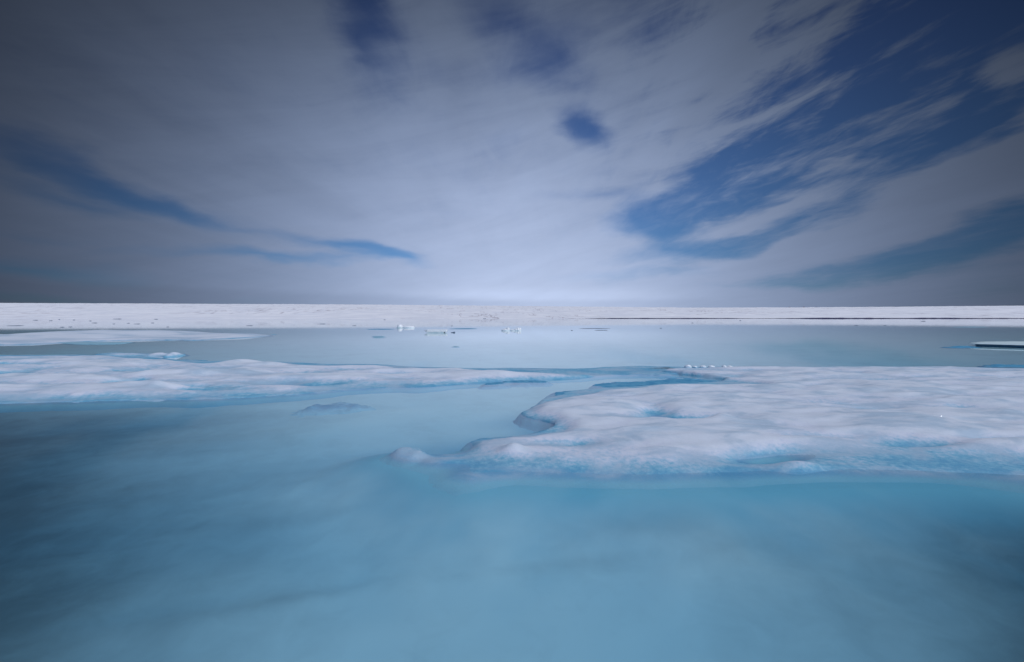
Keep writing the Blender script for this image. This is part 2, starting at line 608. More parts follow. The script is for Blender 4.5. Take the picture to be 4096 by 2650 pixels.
def spot(X, Y, px, py, rx, ry, rot=0.0, z=0.0):
    """gaussian spot on the ground; radii in photograph pixels at that place turned to metres"""
    cx, cy = at(px, py, z)
    x1, _ = at(px + rx, py, z)
    _, y1 = at(px, py + ry, z)
    _, y0 = at(px, py - ry, z)
    sx, sy = abs(x1 - cx), abs(y0 - y1) / 2
    r = math.radians(rot)
    u = (X - cx) * math.cos(r) + (Y - cy) * math.sin(r)
    v = -(X - cx) * math.sin(r) + (Y - cy) * math.cos(r)
    return np.exp(-(u / sx) ** 2 - (v / sy) ** 2)


right_shelf = [(1495, 1817), (1560, 1797), (1640, 1785), (1700, 1797), (1790, 1796), (1860, 1788), (1865, 1765), (1930, 1752), (2040, 1746), (2120, 1735), (2190, 1722), (2235, 1702),
               (2160, 1684), (2100, 1664), (2080, 1650), (2125, 1636), (2150, 1612), (2180, 1592), (2225, 1586), (2250, 1567), (2330, 1560), (2420, 1552), (2500, 1549), (2600, 1541), (2700, 1534),
               (2850, 1531), (2930, 1520), (2800, 1505), (2680, 1492), (2600, 1484), (2580, 1474), (2700, 1470), (2900, 1468), (3200, 1469), (3500, 1468), (3800, 1469), (4100, 1475), (4600, 1480), (5200, 1500),
               (5400, 1700), (5300, 1950), (4700, 1990), (4096, 1955), (3700, 1930), (3300, 1935), (2900, 1950), (2500, 1945), (2200, 1940), (2000, 1935), (1880, 1945), (1780, 1925),
               (1700, 1905), (1620, 1875), (1580, 1845), (1530, 1832)]

def floor_z(px, py):
    """height of the lake floor where a photograph pixel's sight line meets it"""
    z = 0.0
    for _ in range(4):
        z = -0.36 * float(depth_scale(np.array(at(px, py, z)[1])))
    return z


def depth_scale(Y):
    """the lake floor shelves up towards the far side"""
    return np.clip((3.8 / np.maximum(Y, 3.0)) ** 1.4, 0.05, 1.0)


def bed_height(X, Y):
    D = depth_scale(Y)
    z = -0.37 + 0.06 * sstep(Y, 3.9, 3.0)
    c, s = math.cos(0.30), math.sin(0.30)
    u, v = X * c + Y * s, -X * s + Y * c
    z = z + 0.055 * fbm(u * 0.35, v * 0.9, 4, 5, 0.6) + 0.02 * fbm(u * 1.1, v * 3.2, 3, 9)
    for (px, py, rx, ry, rot, h) in BED_SPOTS:
        z = z + h * spot(X, Y, px, py, rx, ry, rot, floor_z(px, py))
    z = np.minimum(z, -0.12) * D
    # a gentle apron of ice slopes away under water from the big floe's front and tip
    near = (np.abs(X) < 16) & (Y < 8) & (Y > 0.5)
    if near.any():
        d = np.maximum(-signed_dist(X[near], Y[near], smooth_poly([at(*q) for q in right_shelf], 1)), 0)
        d = d * (1 + 0.5 * fbm(X[near] / 0.9, Y[near] / 0.9, 4, 81))
        ap = -0.06 - 0.30 * (1 - np.exp(-d / 0.9))
        ap = ap - 1.0 * sstep(Y[near], 5.6, 6.6)
        zn = z[near]
        k = 0.03
        z[near] = np.logaddexp(zn / k, ap / k) * k - 0.005
    return z


def silt_vignette(X, Y):
    """vignette darkening painted in towards both sides of the ice floor, plus sediment patches"""
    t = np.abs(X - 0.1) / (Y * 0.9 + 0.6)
    q = sstep(t, 0.2, 1.5) * sstep(Y, 12, 5) * 0.9  # lens-like falloff to the sides, carried by the bed colour
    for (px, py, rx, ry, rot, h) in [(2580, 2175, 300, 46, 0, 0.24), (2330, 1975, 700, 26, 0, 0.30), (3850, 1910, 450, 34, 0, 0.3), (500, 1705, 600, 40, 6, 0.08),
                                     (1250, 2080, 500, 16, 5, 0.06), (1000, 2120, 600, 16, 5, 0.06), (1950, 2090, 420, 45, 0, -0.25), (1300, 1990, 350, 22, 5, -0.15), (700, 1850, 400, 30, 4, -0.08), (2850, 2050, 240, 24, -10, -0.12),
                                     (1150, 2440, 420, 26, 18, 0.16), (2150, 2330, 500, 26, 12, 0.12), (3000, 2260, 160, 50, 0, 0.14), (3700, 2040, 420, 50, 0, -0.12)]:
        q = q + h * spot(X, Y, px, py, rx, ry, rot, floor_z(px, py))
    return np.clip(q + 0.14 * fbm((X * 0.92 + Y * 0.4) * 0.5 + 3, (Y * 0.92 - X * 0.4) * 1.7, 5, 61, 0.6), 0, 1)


BED_SPOTS = [
    (2580, 2175, 330, 60, 0, -0.13), (2800, 2050, 200, 24, -12, 0.05), (2000, 2060, 300, 70, 0, 0.06),
    (2330, 1975, 600, 30, 0, -0.05), (3850, 1940, 600, 60, 0, -0.04), (1980, 2290, 420, 120, 0, 0.03), (3750, 2040, 500, 60, 0, 0.03),
    (600, 1700, 500, 30, 8, -0.06), (1300, 1690, 400, 50, 0, 0.06), (1640, 1930, 330, 60, 0, 0.08), (1250, 2060, 400, 14, 8, 0.025), (1000, 2085, 500, 12, 8, -0.025),
    (1300, 2380, 500, 26, 16, -0.025), (800, 2440, 500, 30, 20, -0.03), (1700, 2330, 400, 20, 14, -0.02),
]

xs = axis([(-2500, -400, 150), (-400, -60, 12), (-60, -14, 0.8), (-14, 14, 0.07), (14, 60, 0.8), (60, 400, 12), (400, 2500, 150)])
ys = axis([(-200, -5, 12), (-5, 0.5, 0.4), (0.5, 14, 0.07), (14, 40, 0.4), (40, 252, 4)])
X, Y = np.meshgrid(xs, ys)
me = grid_mesh('lake_bed', X, Y, bed_height(X, Y))
at_ = me.attributes.new('silt_vignette', 'FLOAT', 'POINT')
at_.data.foreach_set('value', silt_vignette(X, Y).astype(np.float32).ravel())
near = (np.abs(X) < 16) & (Y < 9) & (Y > 0.5)
soak = np.zeros(X.shape)
d = np.maximum(-signed_dist(X[near], Y[near], smooth_poly([at(*q) for q in right_shelf], 1)), 0)
d = d * (1 + 0.7 * fbm(X[near] / 0.7, Y[near] / 0.7, 5, 83, 0.6))
soak[near] = np.exp(-(d / 0.5) ** 1.5)  * sstep(Y[near], 8.5, 6.5)
at_ = me.attributes.new('soak', 'FLOAT', 'POINT')
at_.data.foreach_set('value', soak.astype(np.float32).ravel())
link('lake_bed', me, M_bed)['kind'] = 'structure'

bm = bmesh.new()
bmesh.ops.create_cube(bm, size=1.0)
bmesh.ops.scale(bm, vec=(4990, 450, 12), verts=bm.verts)
bmesh.ops.translate(bm, vec=(0, 26, -6), verts=bm.verts)
me = bpy.data.meshes.new('water')
bm.to_mesh(me); bm.free()
link('water', me, M_water)['kind'] = 'structure'

# ------------------------------------------------------------------ the ice sheet beyond the lake
SHORE = 243.0
CREST = 1500.0
crest_px = [(-2000, 1190), (0, 1213), (700, 1216), (1400, 1219), (2048, 1225), (2750, 1231.5), (3156, 1231), (3500, 1229), (4096, 1224), (6000, 1215)]


def sheet_height(X, Y):
    t = X / Y * F + 2048
    top = CAM_H + (HORIZON - np.interp(t, [a for a, _ in crest_px], [b for _, b in crest_px])) / F * CREST
    s = np.clip((Y - SHORE) / (CREST - SHORE), 0, 1.0)
    z = -0.02 + top * s ** 0.93
    z = np.where(Y > CREST, top - (Y - CREST) * 0.01, z)
    # hummocks
    amp = sstep(Y, SHORE + 6, SHORE + 70)
    z = z + amp * (1.9 * fbm(X / 46, Y / 30, 5, 3) + 0.9 * np.maximum(fbm(X / 9, Y / 7, 3, 21), 0) * 1.2) * np.where(Y > CREST - 60, 0.6, 1)
    return z


xs = axis([(-2600, -1600, 25), (-1600, -420, 4.0), (-420, 420, 2.0), (420, 1600, 4.0), (1600, 2600, 25)])
ys = axis([(SHORE + 0.6, 300, 1.5), (300, 500, 4), (500, 1000, 9), (1000, 1500, 14), (1500, 3000, 150)])
X, Y = np.meshgrid(xs, ys)
shore_wave = 5.0 * fbm(X / 60, X * 0, 4, 33) * np.clip(1 - (Y - SHORE) / 60, 0, 1)
Z = sheet_height(X, Y)
# the bank is a raised lip on the right, a beach on the left
lip = 0.45 * sstep(X, 18, 60) * (0.7 + 0.9 * (fbm(X / 22, X * 0 + 4, 4, 41) + 0.1))
Z = Z + lip * np.clip(1 - (Y - SHORE) / 40, 0, 1)
Yw = Y + shore_wave
# row of skirt vertices down into the water, set back under the lip on the right
X = np.vstack([X[:1], X]); Yw = np.vstack([Yw[:1] + 1.5 * sstep(X[:1], 18, 40), Yw]); Z = np.vstack([np.full_like(Z[:1], -3.0), Z])
link('ice_sheet', grid_mesh('ice_sheet', X, Yw, Z), M_sheet)['kind'] = 'structure'

# undercut bank below the lip on the right, overhang shade put into its colour
xs = np.arange(17, 420, 0.6)
base = np.interp(xs, X[1], Yw[1])
lipz = np.interp(xs, X[1], Z[1])
t = np.linspace(0, 1, 6)[:, None]
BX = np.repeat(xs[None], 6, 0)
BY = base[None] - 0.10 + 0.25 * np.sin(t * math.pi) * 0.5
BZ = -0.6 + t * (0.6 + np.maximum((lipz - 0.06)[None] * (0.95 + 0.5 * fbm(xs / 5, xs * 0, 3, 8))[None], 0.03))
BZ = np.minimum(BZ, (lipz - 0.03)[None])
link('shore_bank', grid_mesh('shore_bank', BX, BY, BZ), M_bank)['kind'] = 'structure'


# ------------------------------------------------------------------ floes
def build_floe(name, label, mat, step, base, levels, spots, noise_amp, noise_len, cut, ragged=0.0, ragged_len=0.5, margin=1.5, group=None, cat='ice floe', zref=0.04):
    """an ice floe: stacked levels (outline, rise, softness), mounds and hollows, and noise"""
    polys = []
    allp = []
    for pts, rise, soft_w, z0 in levels:
        w = smooth_poly([at(px, py, z0) for px, py in pts], 2)
        polys.append((w, rise, soft_w))
        allp.append(w)
    A = np.vstack(allp)
    x0, y0 = A.min(0) - margin
    x1, y1 = A.max(0) + margin
    nx, ny = int((x1 - x0) / step) + 2, int((y1 - y0) / step) + 2
    X, Y = np.meshgrid(np.linspace(x0, x1, nx), np.linspace(y0, y1, ny))
    floor = bed_height(X, Y)
    Z = floor - 0.03
    first = True
    inner = None
    for w, rise, soft_w in polys:
        s = signed_dist(X, Y, w) + ragged * fbm(X / ragged_len, Y / ragged_len, 5, 17, 0.6)
        if callable(soft_w):
            a, b_ = soft_w(X, Y)
        elif isinstance(soft_w, tuple):      # softness of the outer side, of the inner side
            a, b_ = soft_w
        else:
            a = b_ = soft_w
        if first:
            Z = Z + (rise - Z) * sstep(s, -a, b_)
            first = False
        else:
            Z = Z + rise * sstep(s, -a, b_)
        if inner is None or len(inner) < 2:
            inner = (inner or ()) + (s,)
    Z = Z + noise_amp * fbm(X / noise_len[0], Y / noise_len[1], 5, 29) * sstep(inner[-1], -0.1, noise_len[1])
    for sp_ in spots:
        px, py, rx, ry, rot, h = sp_[:6]
        Z = Z + h * spot(X, Y, px, py, rx, ry, rot, zref)
    me = grid_mesh(name, X, Y, Z, Z > floor - 0.025)
    n = len(me.vertices)
    co = np.empty(n * 3, np.float32)
    me.vertices.foreach_get('co', co)
    co = co.reshape(-1, 3)
    a_ = me.attributes.new('silt_vignette', 'FLOAT', 'POINT')
    a_.data.foreach_set('value', silt_vignette(co[:, 0], co[:, 1]).astype(np.float32))
    o = link(name, me, mat)
    recentre(o)
    tag(o, label, cat, group)
    return o


right_dry = [(1885, 1805), (1900, 1775), (1990, 1757), (2110, 1748), (2240, 1738), (2300, 1712), (2250, 1690), (2170, 1668), (2135, 1650), (2150, 1628), (2230, 1604), (2330, 1586), (2400, 1568),
             (2560, 1560), (2700, 1545), (2850, 1549), (2960, 1545), (3090, 1548), (3020, 1535), (2880, 1518), (2760, 1502), (2660, 1489), (2640, 1481), (2760, 1477), (2900, 1475), (3100, 1473), (3400, 1474),
             (3700, 1472), (3900, 1476), (4096, 1480), (4600, 1486), (5100, 1560), (5200, 1760), (4700, 1860), (4096, 1838), (3900, 1832), (3650, 1815), (3450, 1812),
             (3330, 1800), (3180, 1800), (3080, 1830), (2980, 1850), (2860, 1868), (2700, 1872), (2560, 1858), (2400, 1868), (2200, 1872), (2020, 1868), (1920, 1845)]
build_floe('ice_floe', 'large white snowy floe at right in the near water, its front edge sunken and blue', M_snow_near, 0.05, -1.45,
           [(right_shelf, 0.012, lambda X, Y: (0.13 + 0.16 * sstep(Y, 5.7, 4.6) * sstep(X, -1.7, -0.5), 0.05 + 0.45 * sstep(Y, 6, 4.8)), 0.0), (right_dry, 0.085, lambda X, Y: (0.12 + 0.1 * sstep(Y, 5.6, 4.6), 0.22 + 0.5 * sstep(Y, 5.8, 4.7)), 0.03), ([(1585, 1806), (1610, 1794), (1660, 1792), (1705, 1802), (1690, 1822), (1635, 1832), (1595, 1822)], 0.05, (0.08, 0.06), 0.03)],
           [(1760, 1835, 90, 10, 0, 0.03), (3190, 1858, 90, 16, 8, 0.06), (3070, 1818, 150, 16, 12, -0.10),
            (2610, 1650, 90, 14, -22, -0.16), (2720, 1674, 190, 13, -8, -0.17), (2620, 1632, 60, 14, 0, -0.06), (2890, 1690, 50, 7, 0, 0.08), (3080, 1580, 90, 12, 0, -0.05), (3450, 1622, 120, 10, 0, -0.04),
            (3980, 1758, 170, 12, 0, -0.10), (3700, 1780, 200, 12, 0, -0.06), (3480, 1640, 150, 9, 0, -0.07), (2300, 1780, 200, 14, 0, -0.04), (3250, 1750, 300, 10, 4, -0.05), (2560, 1740, 140, 9, 0, 0.05), (2270, 1795, 60, 8, 0, 0.0), (2050, 1812, 45, 9, 0, 0.07), (2400, 1640, 260, 40, 0, 0.05), (2800, 1625, 300, 30, 0, 0.05), (3600, 1690, 400, 50, 0, 0.05),
            (2700, 1563, 200, 10, 0, 0.05), (3700, 1560, 500, 26, 0, 0.04), (2950, 1762, 120, 12, 12, 0.03), (2150, 1905, 300, 16, 0, -0.02), (2700, 1925, 500, 18, 0, -0.03), (3500, 1905, 600, 26, 0, -0.06),
            (1760, 1850, 120, 25, 0, -0.03), (2200, 1738, 100, 7, 0, -0.02)],
           0.12, (1.3, 0.65), -1.35, ragged=0.13, ragged_len=0.55)

left_shelf = [(-1600, 1430), (-700, 1420), (-200, 1420), (100, 1422), (300, 1420), (480, 1423), (600, 1430), (720, 1440), (860, 1447), (960, 1440), (1100, 1449), (1300, 1457), (1500, 1459), (1600, 1466), (1760, 1470),
              (1900, 1474), (2060, 1471), (2200, 1474), (2380, 1475), (2470, 1468), (2540, 1466), (2640, 1469), (2700, 1474), (2760, 1490), (2680, 1500), (2560, 1497), (2450, 1501), (2330, 1510), (2200, 1516), (2060, 1522),
              (1900, 1531), (1750, 1545), (1600, 1552), (1400, 1558), (1250, 1575), (1000, 1590), (800, 1597), (560, 1605), (300, 1609), (0, 1618), (-500, 1630), (-1300, 1640)]
left_dry = [(-1500, 1440), (-700, 1428), (-200, 1428), (100, 1429), (300, 1427), (480, 1432), (600, 1438), (700, 1448), (800, 1456), (900, 1460), (1000, 1452), (1120, 1459), (1300, 1466), (1500, 1469), (1650, 1477),
            (1800, 1483), (1950, 1489), (2080, 1489), (2230, 1496), (2380, 1500), (2300, 1506), (2150, 1513), (2020, 1519), (1880, 1525), (1720, 1536), (1560, 1540), (1400, 1545), (1200, 1562), (1000, 1572),
            (800, 1580), (560, 1585), (300, 1586), (0, 1592), (-500, 1605), (-1200, 1612)]
build_floe('ice_floe', 'long rolling white ice floe from the left edge to a thin tail near the middle', M_snow_left, 0.06, -2.0,
           [(left_shelf, 0.012, (0.3, 0.06), 0.0), (left_dry, 0.095, (0.18, 0.35), 0.04)],
           [(-20, 1500, 120, 18, 0, -0.26), (510, 1528, 55, 9, 0, -0.26), (480, 1505, 90, 9, -8, -0.05), (740, 1548, 110, 5, 0, -0.14), (950, 1462, 80, 10, 0, 0.13), (1080, 1466, 80, 8, 0, 0.09),
            (350, 1475, 380, 14, 6, 0.07), (560, 1462, 130, 8, 4, 0.08), (380, 1493, 120, 6, 0, -0.08), (560, 1481, 120, 5, 6, -0.08), (150, 1460, 260, 8, 0, -0.04), (300, 1530, 230, 12, 0, 0.06), (1000, 1500, 330, 14, 0, 0.07),
            (640, 1556, 110, 8, 0, 0.07), (300, 1585, 26, 4, 0, 0.04), (620, 1560, 30, 5, 0, 0.04), (1350, 1512, 220, 9, 0, 0.06), (1550, 1500, 160, 5, -4, -0.05), (1950, 1506, 250, 7, 0, 0.04), (200, 1565, 380, 12, 0, 0.05),
            (1060, 1530, 250, 6, 0, -0.05), (850, 1548, 30, 4, 0, 0.05), (1040, 1528, 50, 4, 0, 0.06), (1260, 1468, 100, 4, 0, 0.0), (1900, 1480, 260, 4, 0, -0.01)],
           0.23, (2.4, 0.8), -1.9, ragged=0.35, ragged_len=1.6)

build_floe('ice_floe', 'far low white floe with gentle humps at the left edge, nearest the distant shore', M_snow_far, 0.16, -2.2,
           [([(-1500, 1332), (-600, 1331), (0, 1336), (190, 1336), (260, 1325), (350, 1320), (430, 1323), (520, 1326), (610, 1323), (700, 1326), (790, 1333), (880, 1334), (1000, 1335), (1085, 1338), (1010, 1345), (900, 1351),
              (800, 1357), (720, 1358), (600, 1355), (460, 1357), (300, 1362), (150, 1371), (0, 1374), (-400, 1376), (-1300, 1378)], 0.10, (0.6, 1.0), 0.10)],
           [(380, 1338, 180, 9, 0, 0.30), (640, 1338, 170, 8, 0, 0.26), (100, 1350, 200, 10, 0, 0.15), (900, 1342, 150, 5, 0, 0.12), (440, 1350, 60, 3, 0, -0.12), (740, 1354, 40, 3, 0, -0.08)], 0.18, (6, 3), -2.1, ragged=0.5, ragged_len=4, zref=0.1)
build_floe('ice_floe', 'thin pale blue strip of low floe just in front of the far humped floe', M_blue_ice, 0.10, -0.3,
           [([(205, 1372), (300, 1366), (380, 1367), (470, 1368), (560, 1367), (520, 1373), (420, 1377), (280, 1377)], 0.04, (0.2, 0.5), 0.03)],
           [], 0.03, (2, 1), -0.25, ragged=0.2, ragged_len=2)
build_floe('ice_floe', 'dark lumpy strip of half sunken floe with two white knobs, behind the long left floe', M_snow_left, 0.05, -1.8,
           [([(360, 1416), (450, 1410), (560, 1411), (640, 1414), (700, 1413), (735, 1418), (720, 1426), (560, 1428), (420, 1424)], 0.012, (0.25, 0.25), 0.02)],
           [(690, 1422, 22, 5, 0, 0.14), (628, 1420, 24, 4, 0, 0.10), (460, 1420, 60, 4, 0, 0.07), (540, 1420, 40, 4, 0, 0.05)], 0.05, (0.9, 0.6), -1.7, ragged=0.4, ragged_len=1.0)


# ------------------------------------------------------------------ slush patches: thin shelves of soaked snow level with the water
def slush_patch(label, pts, step, h=0.010, ragged=0.12, rl=0.5, mat=None, seed=0, stretch=3.0, cat='slush patch', group='slush patches on the calm water', name='slush_patch'):
    w = smooth_poly([at(*q) for q in pts], 1)
    x0, y0 = w.min(0) - ragged - 0.4
    x1, y1 = w.max(0) + ragged + 0.4
    nx, ny = min(520, int((x1 - x0) / step) + 3), min(400, int((y1 - y0) / step) + 3)
    X, Y = np.meshgrid(np.linspace(x0, x1, nx), np.linspace(y0, y1, ny))
    s = signed_dist(X, Y, w) + ragged * 2.4 * fbm(X / (rl * stretch), Y / rl, 6, 50 + seed, 0.72)
    floor = bed_height(X, Y) - 0.01
    top = h * (0.5 + 0.9 * (fbm(X / 0.2, Y / 0.2, 3, 4) + 0.3))
    Z = floor + (top - floor) * sstep(s, np.minimum(2.5 * floor, -0.02), 0.02)
    me = grid_mesh(name, X, Y, Z, Z > floor + 0.0005)
    o = link(name, me, mat or M_slush)
    recentre(o)
    tag(o, label, cat, group)
    return o


def strip(x0, x1, y, hh, tip=0.3):
    w = x1 - x0
    return [(x0, y + hh * 0.3), (x0 + w * tip, y - hh), (x1 - w * tip * 0.6, y - hh * 0.9), (x1, y - hh * 0.1), (x1 - w * tip, y + hh), (x0 + w * tip * 0.8, y + hh)]


slush_patch('blue ragged slush in the inlet behind the front lobe of the large right floe', [(2385, 1541), (2440, 1534), (2560, 1531), (2640, 1521), (2740, 1517), (2860, 1526), (2960, 1533), (2900, 1541), (2700, 1540), (2560, 1552), (2450, 1552)], 0.02, ragged=0.22, rl=0.35)
slush_patch('deep blue slush lobe beside the upper left shoulder of the large right floe', [(2215, 1583), (2240, 1570), (2330, 1563), (2400, 1556), (2420, 1560), (2330, 1575), (2260, 1588)], 0.02, ragged=0.08)
slush_patch('blue slush bank joining the long floe tail to the large right floe', [(2450, 1478), (2520, 1470), (2640, 1468), (2750, 1470), (2780, 1480), (2700, 1496), (2600, 1500), (2540, 1490)], 0.03, ragged=0.35, rl=0.5, seed=3)
slush_patch('faint blue slush patch adrift alone below the middle of the long left floe', [(1230, 1624), (1290, 1612), (1350, 1604), (1420, 1608), (1430, 1614), (1350, 1619), (1280, 1622)], 0.02, h=-0.045, ragged=0.22, rl=0.35, seed=5)
slush_patch('short blue slush streak under the thin tail of the long left floe', [(1935, 1539), (1975, 1532), (2010, 1530), (2015, 1536), (1975, 1539)], 0.02, ragged=0.10, seed=7)
slush_patch('thin broken slush line just under the tail of the long left floe', strip(2015, 2180, 1527, 2.5), 0.03, ragged=0.14, seed=8)
slush_patch('dark slush tongue on the water behind the middle hump of the long left floe', [(700, 1441), (760, 1440), (860, 1444), (850, 1447), (780, 1453), (730, 1450)], 0.05, ragged=0.25, seed=9)
slush_patch('thin slush spike just off the white knobs behind the long left floe', strip(690, 745, 1420, 3), 0.05, ragged=0.2, seed=10)
slush_patch('dark pointed slush strip touching the left end of the dark sided slab', strip(3785, 3905, 1389, 4), 0.05, ragged=0.2, seed=11)
slush_patch('dark slush patch behind the far right end of the large right floe', strip(3930, 4180, 1464, 4.5), 0.05, ragged=0.3, seed=12)
slush_patch('thin slush line on the water to the right of the flat topped berg', strip(1790, 1915, 1316, 1.6), 0.12, ragged=0.3, rl=1, seed=13)
slush_patch('long dark slush line on open water right of the twin crusty berg', strip(2305, 2445, 1315, 1.0), 0.15, ragged=0.2, rl=1, mat=M_dark_ice, seed=14)
slush_patch('shorter dark slush line just below the long one on open water', strip(2372, 2438, 1322, 0.9), 0.12, ragged=0.2, rl=1, mat=M_dark_ice, seed=15)
slush_patch('small teal slush spot alone in the middle of the open water', strip(1808, 1838, 1388, 2.0), 0.06, ragged=0.1, seed=16, mat=M_blue_ice)
slush_patch('pale cyan slush spot left of the flat topped berg', strip(1495, 1535, 1349, 4), 0.08, ragged=0.3, seed=17, mat=M_blue_ice)
slush_patch('thin slush line left of the far lumpy berg', strip(1460, 1580, 1318, 1.5), 0.12, ragged=0.3, seed=18)
slush_patch('thin frosted slush line on the dark water near the right edge, below the shore', strip(3800, 3960, 1309, 1.2), 0.12, ragged=0.2, seed=19, mat=M_blue_ice)
slush_patch('pale cyan sliver just off the right tip of the far humped floe', strip(1082, 1110, 1339, 1.2), 0.08, ragged=0.1, seed=23, mat=M_blue_ice)


# ------------------------------------------------------------------ bergs and chunks: solid lumps
def lump_mesh(name, parts, voxel, rough, seed):
    """parts: (x, y, z, rx, ry, rz, kind) solids fused into one closed block, then roughened"""
    bm = bmesh.new()
    for (x, y, z, rx, ry, rz, kind) in parts:
        M = Matrix.Translation((x, y, z)) @ Matrix.Diagonal((rx, ry, rz, 1))
        if kind == 'box':
            r = bmesh.ops.create_cube(bm, size=2.0, matrix=M)
        else:
            r = bmesh.ops.create_icosphere(bm, subdivisions=3, radius=1.0, matrix=M)
    me = bpy.data.meshes.new(name)
    bm.to_mesh(me); bm.free()
    o = bpy.data.objects.new('tmp', me)
    COL.objects.link(o)
    md = o.modifiers.new('r', 'REMESH')
    md.mode = 'VOXEL'
    md.voxel_size = voxel
    sm = o.modifiers.new('s', 'SMOOTH'); sm.iterations = 3; sm.factor = 0.6
    dg = bpy.context.evaluated_depsgraph_get()
    me2 = bpy.data.meshes.new_from_object(o.evaluated_get(dg))
    bpy.data.objects.remove(o); bpy.data.meshes.remove(me)
    n = len(me2.vertices)
    co = np.empty(n * 3, np.float32); no = np.empty(n * 3, np.float32)
    me2.vertices.foreach_get('co', co); me2.vertices.foreach_get('normal', no)
    co = co.reshape(-1, 3); no = no.reshape(-1, 3)
    L = rough * 6
    d = fbm(co[:, 0] / L + co[:, 2] / L * 0.7, co[:, 1] / L + co[:, 2] / L * 1.3, 4, seed, 0.6)
    co = co + no * (d * rough * 2)[:, None]
    me2.vertices.foreach_set('co', co.astype(np.float32).ravel())
    me2.polygons.foreach_set('use_smooth', np.ones(len(me2.polygons), bool))
    me2.update()
    me2.name = name
    me2.materials.clear()
    return me2


def berg(name, label, cat, px, py, parts, voxel, rough, mat, seed, group=None):
    """parts in photograph pixels about the waterline point (px, py)"""
    x, y = at(px, py)
    k = y / F
    pp = [(a * k, b * k, c * k, d * k, e * k, f * k, kd) for (a, b, c, d, e, f, kd) in parts]
    o = link(name, lump_mesh(name, pp, voxel, rough, seed), mat)
    o.location = (x, y, 0)
    return tag(o, label, cat, group)


berg('small_iceberg', 'small berg with a round lump and low tail, leftmost of those in mid water', 'iceberg', 1623, 1312.5,
     [(-24, 0, 4, 11, 12, 11, 's'), (-28, 2, 0, 9, 10, 6, 's'), (10, 0, 1.5, 24, 12, 7.5, 's'), (26, 2, 2, 9, 9, 6.5, 's'), (0, 0, 3, 9, 9, 6, 's')], 0.045, 0.025, M_berg, 3, 'small bergs in mid water')
berg('small_iceberg', 'flat topped white berg with a pointed overhanging left end, in mid water', 'iceberg', 1744, 1332,
     [(4, 0, 8, 40, 16, 4.8, 'box'), (0, 0, 2, 32, 14, 6, 'box'), (-30, 0, 8, 17, 12, 4, 's'), (-40, 0, 8.5, 8, 6, 2, 's'), (36, 2, 9, 10, 12, 4.5, 's'), (20, 4, 2, 18, 10, 5, 's')], 0.04, 0.018, M_berg, 5, 'small bergs in mid water')
berg('small_iceberg', 'pale blue dome berg with a white knob, left one of the crusty pair', 'iceberg', 2024, 1324,
     [(-2, 0, 0, 17, 10, 9, 's'), (8, 0, 7, 7, 8, 6.5, 's'), (7, 0, 2, 8, 8, 7, 's')], 0.035, 0.02, M_berg, 7, 'small bergs in mid water')
berg('small_iceberg', 'low crusty berg rising to jagged knobs, right one of the crusty pair', 'iceberg', 2062, 1324,
     [(-10, 0, 1, 12, 7, 4, 's'), (2, 0, 3, 7, 7, 6, 's'), (10, 0, 5, 6, 6, 8, 's'), (18, 1, 6, 5, 6, 6, 's'), (12, 0, 0, 12, 8, 5, 's'), (-4, 1, 4, 4, 4, 4, 's')], 0.03, 0.028, M_berg, 9, 'small bergs in mid water')
berg('ice_chunk', 'small grey ice fin just right of the flat topped berg', 'ice chunk', 1812, 1332,
     [(0, 0, 0, 10, 4, 2.5, 's'), (5, 0, 2, 4, 3, 3, 's')], 0.03, 0.015, M_dark_ice, 11, None)
berg('ice_chunk', 'white lump of ice on the far water near the shore, far left', 'ice chunk', 211, 1274,
     [(-2, 0, 1, 9, 8, 5, 's'), (8, 0, 0, 9, 7, 3, 's'), (-10, 0, 0.5, 4, 4, 3, 's')], 0.18, 0.12, M_berg, 12, 'ice chunks near the far shore')
berg('ice_chunk', 'long pale cyan bar of ice raised at both ends on the far water, left', 'ice chunk', 321, 1274,
     [(-18, 0, 1, 16, 6, 2.2, 's'), (18, 0, 1, 16, 6, 2.2, 's'), (0, 0, 0, 30, 6, 1.4, 's'), (-30, 0, 2, 4, 4, 2, 's'), (30, 0, 2, 4, 4, 2, 's')], 0.16, 0.06, M_berg, 13, 'ice chunks near the far shore')
berg('ice_chunk', 'little white ice lump at the left end of the thin dark far shore line', 'ice chunk', 674, 1273,
     [(0, 0, 1, 7, 5, 2.6, 's'), (9, 0, 0, 6, 5, 1.6, 's')], 0.18, 0.08, M_berg, 14, 'ice chunks near the far shore')
berg('ice_chunk', 'small white wedge of ice at the foot of the far shore, right of middle', 'ice chunk', 1989, 1272.5,
     [(0, 0, 1, 11, 6, 2, 's'), (-5, 0, 2, 5, 5, 2, 's')], 0.2, 0.06, M_berg, 15, 'ice chunks near the far shore')

# little white knobs along the back rim of the big floe
for i, (px, w, h, lab) in enumerate([(2752, 14, 8, 'rounded white ice knob, leftmost and tallest of the row on the back rim'),
                                     (2778, 9, 4, 'tiny flat ice knob right beside the tallest knob on the back rim'),
                                     (2812, 12, 6, 'white ice knob in the middle of the row on the back rim'),
                                     (2845, 15, 5, 'broad low ice knob right of the middle knob on the back rim'),
                                     (2896, 9, 5, 'small ice knob near the right end of the row on the back rim'),
                                     (2920, 12, 4, 'last low ice knob, right end of the row on the back rim')]):
    berg('ice_chunk', lab, 'ice chunk', px, 1473, [(0, 0, 4, w, 9, h + 1.5, 's'), (w * 0.5, 1, 2, w * 0.6, 9, h * 0.6 + 4, 's')], 0.014, 0.012, M_berg, 20 + i, 'white knobs on the back rim of the large floe')

# the dark sided slab on the right: its snow cap overhangs a clear ice foot
x0, y0 = at(3895, 1393)
L = 9.5
us = np.linspace(0, 1, 120)
bm = bmesh.new()


